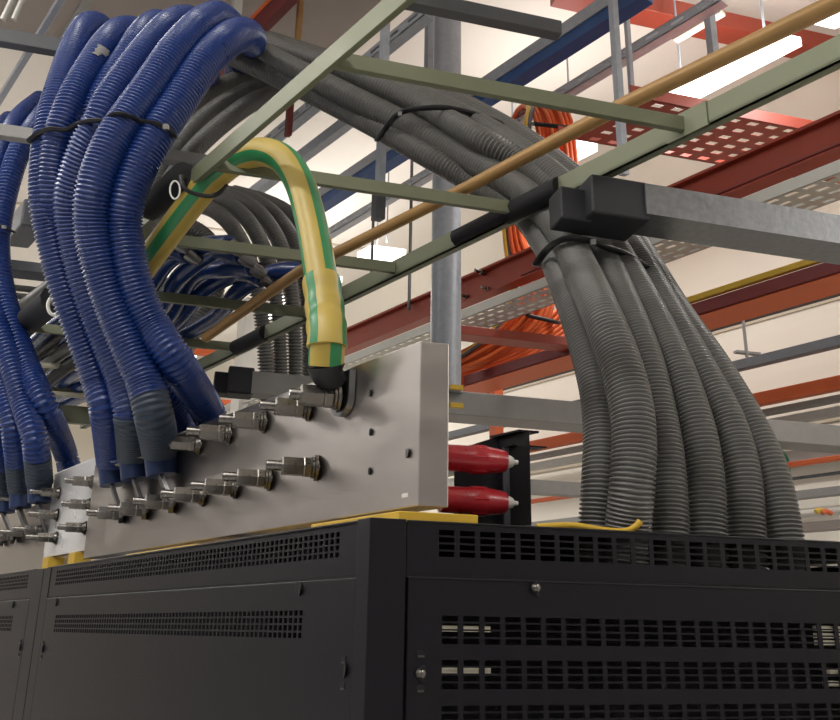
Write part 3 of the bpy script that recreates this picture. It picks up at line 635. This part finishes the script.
# blue/grey beams and struts along u
bl = tag(empty('support_beam', at(480, 92, 3.6)), 'grey beam with a blue painted channel under it, upper centre', 'beam')
p = at(640, -18, 2.9); L = run(p, u, 285); k = 2.9 / FP
MB().hexa(p - Z * 2 * k, u * L, NU * 26 * k, Z * 19 * k).build('upper_channel', 'galv', bl)
MB().hexa(p - Z * 19 * k + NU * .008, u * L, NU * 22 * k, Z * 17 * k).build('blue_channel', 'bluepaint', bl)['label'] = 'blue painted channel'
SS = 'slotted galvanised struts'
ubeam(720, -5, 3.2, 290, 15, 16, 'galv', 'slotted_strut', 'slotted galvanised strut below the blue beam', 'strut', SS, kind='slot')
ubeam(424, 9, 2.95, 262, 15, 16, 'galv', 'slotted_strut', 'slotted strut behind the olive rail left of the column', 'strut', SS, kind='slot')
ubeam(400, 78, 3.3, 225, 16, 12, 'galv', 'support_beam', 'plain grey beam behind the grey conduits at the earth cable crest', 'beam')
wbeam(405, -6, 2.6, 562, 20, 16, 'dgrey', 'steel_strut', 'dark crossing strut at the top edge above the column', 'strut')
# red parts
RG = 'red steelwork'
wbeam(560, -18, 3.7, 900, 25, 30, 'red', 'steel_beam', 'red beam crossing under the ceiling at the upper right', 'beam', RG)
g = ubeam(900, 103, 2.75, 330, 50, 24, 'red', 'girder', 'long red girder behind the silver beam and steel column', 'girder', RG, kind='I')
for (x, y) in ((481, 272), (487, 289), (466, 297)):
    # bolts on the girder web
    pg = at(900, 103, 2.75); hd = None
    base = np.linalg.solve(np.stack([u, Z, -nrm(ray(x, y))], 1), CAM - pg + 0 * u)
    pt = pg + u * base[0] + Z * base[1]
    MB().lathe(pt - NU * 0 + NU * .03, -NU, [(0, .016), (.035, .016), (.037, .010), (.075, .010)], 8).build('bolt', 'zinc', g)
ubeam(900, 118, 2.75, 520, 3, 34, 'dred', 'steel_flat', 'dark red flat under the red girder', 'steel flat', RG)
# perforated red tray along w
def tray(O, D, L, S, Wd, pitch, hole, rows, m, name, label, rail, cat='cable tray', grp=None):
    n = int((L - .1) / pitch)
    ex, hx = bands(0, L, [(.04, pitch, hole, n)]); ey, hy = bands(0, Wd, [(Wd / rows * (i + .3), 1, Wd / rows * .4, 1) for i in range(rows)])
    e = tag(empty(name, O), label, cat, grp)
    MB().perf(O, D, S, Z * .003, ex, hx, ey, hy).build('perforated_base', m, e)
    for s in (0, Wd - .004): MB().hexa(O + S * s, D * L, S * .004, Z * rail).build('side_wall', m, e)
zt = EYE + 2.3
t0 = abc(atz(640, 98, zt)); t1 = abc(atz(640, 151, zt)); t2 = abc(atz(566, 112, zt))
tray(P(t0[0], t2[1] + .14, zt), w, min(3.2, BH - .1 - (t2[1] + .14)), u, t1[0] - t0[0], .10, .05, 6, 'red', 'cable_tray', 'red perforated cable tray under the strip lamp', .06, grp='perforated trays')
zt = EYE + 1.62
t0 = abc(atz(840, 172, zt)); t1 = abc(atz(770, 186, zt)); d0 = abc(atz(800, 192, zt))
tray(P(-.4, t0[1], zt), u, 6.2, w, abc(atz(840, 200, zt))[1] - t0[1], .075, .045, 4, 'pale', 'cable_tray', 'pale perforated tray just under the red girder', .05, grp='perforated trays')
# lower red channel with yellow line
g3 = ubeam(860, 258, 3.0, 440, 16, 62, 'dred', 'channel_beam', 'dark red channel with a bright red underside right of the conduits', 'beam', RG)
p = at(860, 258, 3.0); k = 3. / FP; L = run(p, u, 440)
MB().hexa(p - Z * 8.6 * k - Z * .004 + NU * .012, u * L, NU * 56 * k, Z * .004).build('bottom_flange', 'orange', g3)['label'] = 'bright red underside'
ubeam(860, 244.5, 2.99, 560, 8, 8, 'yellow', 'conduit_pipe', 'thin yellow pipe along the top of the dark red channel', 'pipe')
wbeam(450, 328, 3.9, 640, 10, 24, 'red', 'steel_beam', 'red crossbar in front of the orange cables right of the column', 'beam', RG)
ubeam(900, 265, 3.6, 440, 13, 16, 'pale', 'steel_strut', 'pale strut running below the dark red channel', 'strut')
ubeam(900, 274, 3.62, 440, 4, 10, 'dgrey', 'steel_strut', 'thin dark strut directly under the pale strut', 'strut')
ubeam(900, 325, 4.0, 440, 12, 12, 'dgrey', 'steel_strut', 'dark strut below the hanging rod at the right', 'strut')
ubeam(900, 369, 4.2, 440, 15, 12, 'orange', 'steel_beam', 'orange red beam at mid height on the right', 'beam', RG)
ubeam(900, 385, 4.25, 440, 6, 14, 'mgrey', 'steel_strut', 'grey strut directly under the orange red beam', 'strut')
ubeam(900, 399, 4.3, 440, 10, 10, 'pale', 'steel_strut', 'pale strut second below the orange red beam', 'strut')
G3 = tag(empty('support_beam', at(453, 402, 3.5)), 'grey box beam running from behind the bus bar end to the right edge', 'beam')
p = at(400, 397.5, 3.52); k = 3.5 / FP; L = min(run(p, w, 900), BH - .06 - abc(p)[1])
bev(MB().hexa(p - Z * 13 * k, w * L, Z * 26 * k, -NW * 38 * k).build('beam', 'mgrey', G3), .003, 1)
for y, nm in ((390, 'upper'), (408, 'lower')):
    pq = at(449, y, 3.45); tag(bev(MB().hexa(pq, w * 14 * k, Z * 5 * k, NW * .02).build('tape_flag', 'yellow'), .002), '%s yellow tag at the grey beam beside the bus bar end' % nm, 'tag')
vbar(499, 383, 640, 5.2, 9, 'orange', 'rack_post', 'orange upright post seen right of the bus bar end', 'post')
ubeam(880, 402, 4.6, 440, 5, 5, 'green', 'conduit_pipe', 'green pipe under the orange beam', 'pipe', round_=True)
wbeam(500, 484, 4.8, 900, 14, 14, 'mgrey', 'steel_strut', 'brownish grey strut low behind the grey conduits', 'strut')
ubeam(900, 440, 4.4, 640, 13, 12, 'duct', 'steel_strut', 'brown strut below the grey box beam at the right edge', 'strut')
ubeam(840, 457, 3.8, 520, 5, 8, 'orange', 'steel_flat', 'thin orange flat low behind the conduits', 'steel flat')
ubeam(900, 483, 4.4, 520, 9, 12, 'mgrey', 'steel_strut', 'grey strut low at the right edge', 'strut')
ubeam(900, 505, 4.2, 500, 9, 9, 'white', 'conduit_pipe', 'white pipe low behind the conduits', 'pipe', round_=True)
ubeam(900, 519, 4.1, 520, 10, 12, 'duct', 'steel_strut', 'lowest brown strut at the right edge', 'strut')
ubeam(880, 467, 4.0, 640, 3, 5, 'dgrey', 'steel_flat', 'thin dark flat at the right edge', 'steel flat')
tag(MB().tube(spline(pts3([(779, 452, 4.3), (784, 458, 4.3), (787, 468, 4.3), (784, 474, 4.3), (780, 470, 4.3)]), .01), .02, 8).build('cable_loop', 'green', smooth=True), 'green cable loop beside the rightmost conduit', 'cable')
for (x, y, c_) in ((822, 513, 'orange'), (816, 512, 'yellow')):
    pq = at(x, y, 3.9); tag(MB().tube(spline([pq, pq + w * .02 + Z * .01, pq + w * .05], .01), .012, 8).build('cable_end', c_, smooth=True), {'orange': 'small red cable end', 'yellow': 'small yellow cable end'}[c_] + ' low at the right edge', 'cable')
# hanger on the right
hg = tag(empty('rod_hanger', at(745, 350, 4.2)), 'grey rod hanger with two short crossbars in front of the cream wall', 'hanger')
pt = at(743, 312, 4.2); pb2 = at(747, 357, 4.2)
MB().lathe(A([pb2[0], pb2[1], pb2[2]]), Z, [(0, .009), (pt[2] - pb2[2], .009)], 8).build('rod', 'mgrey', hg)
for (x0, y, x1) in ((730, 316, 752), (737, 352, 761)):
    q0 = at(x0, y, 4.18); MB().hexa(q0, w * run(q0, w, x1), Z * .012, -NW * .03).build('crossbar', 'mgrey', hg)
# upper left
ob = ubeam(330, -52, 3.1, 205, 30, 12, 'dred', 'steel_beam', 'dark red beam with an orange top edge behind the blue crests', 'beam', RG)
p = at(330, -52, 3.1); L = run(p, u, 205); k = 3.1 / FP
MB().hexa(p + Z * 15 * k - NU * .004, u * L, NU * .05, Z * 9 * k).build('top_edge', 'orange', ob)['label'] = 'orange top edge'
vbar(297, 0, 52, 3.5, 5.5, 'copper', 'hanging_strut', 'tan post hanging behind the grey conduits near the olive rail', 'strut', HG, True)
vbar(288, 100, 136, 3.6, 6, 'dred', 'hanging_strut', 'short dark red post below the grey conduits beside the olive rail', 'strut', HG)
vbar(236, 0, 16, 3.4, 9, 'pale', 'hanging_strut', 'pale post at the top edge behind the blue crests', 'strut', HG, True)
dz = H - .30
d0 = abc(atz(180, -60, dz)); d1 = abc(atz(180, 62, dz))
du = tag(empty('air_duct', P(d0[0], 0, dz)), 'mauve grey duct under the ceiling at the upper left', 'duct')
MB().hexa(P(d0[0], BL + .1, dz), u * (d1[0] - d0[0]), w * (abc(atz(420, 20, dz))[1] - BL - .3), Z * .28).build('casing', 'duct', du)
for b in (-2., -.9, .2):
    MB().hexa(P(d0[0] - .01, b, dz - .012), u * (d1[0] - d0[0] + .02), w * .05, Z * .29).build('flange', 'mgrey', du)
for i, (x, xe) in enumerate(((3, 10), (14, 20))):
    p = at(x, 20, 2.7); tag(MB().tube([p, at(xe + 8, -12, 2.68)], .012, 8).build('brace_rod', 'pale', smooth=True), ('pale brace rod at the upper left corner, left one', 'pale brace rod at the upper left corner, right one')[i], 'rod')
ubeam(60, -6, 3.0, -60, 9, 8, 'galv', 'steel_strut', 'grey strut in the upper left corner', 'strut')

# ------------------------------------------------------------------ ORANGE CABLES
OG = 'orange cables looped over the red steelwork'
names = ['first', 'second', 'third', 'fourth', 'fifth', 'sixth', 'seventh', 'eighth', 'ninth']
for i in range(9):
    d = 4.05 + .03 * (i % 3)
    pth = [(545 + 4.2 * i, 190, d - .1), (541 + 4.2 * i, 150, d - .12), (536 + 4.3 * i, 120, d - .1), (528 + 4.0 * i, 106, d - .02), (518 + 2.6 * i, 110, d + .1), (511 + 1.5 * i, 130, d + .2), (508 + 1.3 * i, 180, d + .3), (511 + 1.6 * i, 240, d + .42), (522 + 3.4 * i, 285, d + .5), (514 + 4.6 * i, 312, d + .5), (492 + 5.0 * i, 335, d + .5), (455 + 5 * i, 356 + .4 * i, d + .5), (420 + 4 * i, 374, d + .5)]
    tag(MB().tube(spline(pts3(pth), .03), .0135, 8).build('power_cable', 'ocable', smooth=True), '%s orange cable from the left in the loop above the conduits' % names[i], 'cable', OG)
for (dx, m_, nm) in ((-6, 'yellow', 'yellow cable left of the orange loop'), (-3.2, 'dgrey', 'dark cable between the yellow one and the orange loop')):
    pth = [(536 + dx, 160, 3.85), (532 + dx, 125, 3.9), (536 + dx * 1.2, 108, 4.0), (526 + dx, 110, 4.2), (512 + dx, 150, 4.3), (509 + dx, 200, 4.4), (512 + dx, 250, 4.5), (519 + dx, 290, 4.55), (508 + dx, 318, 4.55), (485 + dx, 342, 4.55), (440, 370, 4.55)]
    tag(MB().tube(spline(pts3(pth), .03), .014, 8).build('power_cable', m_, smooth=True), nm, 'cable')
OG2 = 'orange cables on the lower red shelf'
for i in range(8):
    d = 4.75
    pth = [(600 + 3 * i, 262 + 3 * i, d), (575 + 4 * i, 292 + 2 * i, d), (556 + 5 * i, 312 + 2 * i, d), (530 + 5 * i, 334 + 1.5 * i, d), (490 + 4 * i, 356 + 1.5 * i, d), (430 + 4 * i, 377 + 1.2 * i, d)]
    tag(MB().tube(spline(pts3(pth), .03), .0145, 8).build('power_cable', 'ocable', smooth=True), '%s orange cable from the left curving onto the lower red shelf' % names[i], 'cable', OG2)
for (x0, y0, x1, y1, d, nm) in ((536, 124, 572, 128, 3.86, 'black tie across the top of the orange loop'), (503, 308, 527, 314, 4.45, 'black tie on the left orange strands below the girder'), (530, 316, 556, 322, 4.45, 'black tie on the right orange strands below the girder')):
    a_, b_ = at(x0, y0, d), at(x1, y1, d); c_, e_ = at(x1, y1, d + .25), at(x0, y0, d + .25)
    tag(MB().tube(spline([a_, b_, c_, e_, a_], .02)[:-1], .012, 8, closed=True).build('cable_tie', 'black', smooth=True), nm, 'cable tie', 'black cable ties')

# ------------------------------------------------------------------ BLUE CABLES ON THE LADDER
NG = 'navy cables lying on the ladder'
nn = ['nearest the brown pole', 'second from the brown pole', 'third from the brown pole', 'fourth from the brown pole', 'fifth from the brown pole', 'sixth from the brown pole', 'nearest the main blue bundle']
for i in range(7):
    b = .53 - .075 * i; a1 = 1.42 + .05 * ((i * 3) % 4) - .035 * i
    pp = [P(4.2, b, LZ0 + .04)] + [P(a1 + s, b + .012 * math.sin(i * 2 + s * 5), LZ0 + .035 + .012 * math.sin(i + 3 * s)) for s in (2.4, 1.8, 1.3, .9, .5)] + \
         [P(a1 + .22, b - .03, LZ0 + .07 + .02 * (i % 3)), P(a1 + .06, b + .01, LZ0 + .09 + .02 * (i % 2)), P(a1 - .06, b + .04, LZ0 + .06)]
    c_ = tag(MB().tube(spline(pp, .02), .030, 12).build('power_cable', 'navy', smooth=True), 'navy blue cable on the ladder, ' + nn[i], 'cable', NG)
    e_ = spline(pp, .02)[-1]
    MB().lathe(e_, P(0, .6, -.3) - P(0, 0, 0), [(0, .022), (.03, .020), (.05, .015)], 10).build('cable_lug', 'lug', c_, smooth=40)
DG = 'dark cables beyond the far foam guard'
for i in range(6):
    pth = [(10 + 6 * i, 318 + 14 * i, 3.4), (45 + 6 * i, 292 + 14 * i, 3.2), (85 + 6 * i, 262 + 16 * i, 3.0), (125 + 5 * i, 232 + 17 * i, 2.85)]
    tag(MB().tube(spline(pts3(pth), .03), .034 - .002 * i, 10).build('power_cable', 'black' if i % 2 else 'grey', smooth=True), ['uppermost grey', 'uppermost black', 'second grey', 'second black', 'lowest grey', 'lowest black'][i] + ' cable between the two blue bundles', 'cable', DG)
for i in range(5):
    wbeam(-20, 284 + 8 * i, 3.35, 150, 7, 7, 'grey', 'grey_pipe', ['uppermost', 'second', 'third', 'fourth', 'lowest'][i] + ' of the five thin grey pipes between the two blue bundles', 'pipe', 'thin grey pipes between the blue bundles', round_=True)
for i, nm in enumerate(('outer dim grey conduit turning back behind the navy cables', 'inner dim grey conduit turning back behind the navy cables')):
    dx = -20 * i
    grey_hose([(110 + dx, 232 + 12 * i, 3.6), (160 + dx, 222 + 12 * i, 3.55), (200 + dx, 234 + 10 * i, 3.5), (217 + dx, 262 + 6 * i, 3.5), (212 + dx, 298, 3.5), (190 + dx, 338, 3.5), (165 + dx, 380, 3.5)], nm, 'dim grey conduits behind the navy cables', .045, 14, .0084)
# casing and strut, darkened in colour for the shade between the bundles
pk = at(20, 225, 3.6)
tag(bev(MB().hexa(pk, w * .12, u * .3, Z * .14).build('junction_box', 'dgrey'), .01), 'grey junction box between the two blue bundles', 'box')
wbeam(-10, 262, 3.3, 200, 12, 26, 'dgrey', 'steel_strut', 'grey strut behind the cables between the two blue bundles', 'strut')
wbeam(20, 410, 3.3, 140, 18, 10, 'olive', 'steel_strut', 'olive strut low between the two blue bundles', 'strut')
wbeam(20, 362, 3.2, 130, 4, 8, 'cream', 'steel_strut', 'thin cream strut between the two blue bundles, the upper one', 'strut')
wbeam(20, 390, 3.25, 130, 4, 8, 'cream', 'steel_strut', 'thin cream strut between the two blue bundles, the lower one', 'strut')
wbeam(180, 349, 6.5, 275, 7, 7, 'orange', 'rack_beam', 'orange rack beam far behind the foam guard', 'beam')
wbeam(180, 398, 6.5, 260, 5, 7, 'orange', 'rack_beam', 'orange rack beam low behind the top of the bus bar', 'beam')
vbar(228, 300, 600, 6.3, 18, 'white', 'rack_post', 'white upright post far behind the brown pole', 'post')

# ------------------------------------------------------------------ CAMERA / WORLD / VIEW
cd = bpy.data.cameras.new('camera'); co = bpy.data.objects.new('camera', cd); col.objects.link(co)
cd.sensor_fit = 'HORIZONTAL'; cd.sensor_width = 36; cd.lens = FP / 840 * 36; cd.clip_start = .02; cd.clip_end = 100
m4 = Matrix(((R[0], U[0], -F[0], CAM[0]), (R[1], U[1], -F[1], CAM[1]), (R[2], U[2], -F[2], CAM[2]), (0, 0, 0, 1)))
co.matrix_world = m4
sc = bpy.context.scene; sc.camera = co
wd = bpy.data.worlds.new('world'); sc.world = wd; wd.use_nodes = True
wd.node_tree.nodes['Background'].inputs[0].default_value = (.9, .92, 1, 1); wd.node_tree.nodes['Background'].inputs[1].default_value = .0
sc.view_settings.view_transform = 'Standard'; sc.view_settings.look = 'None'; sc.view_settings.gamma = 1; sc.view_settings.use_curve_mapping = False
sc.view_settings.exposure = 0.12
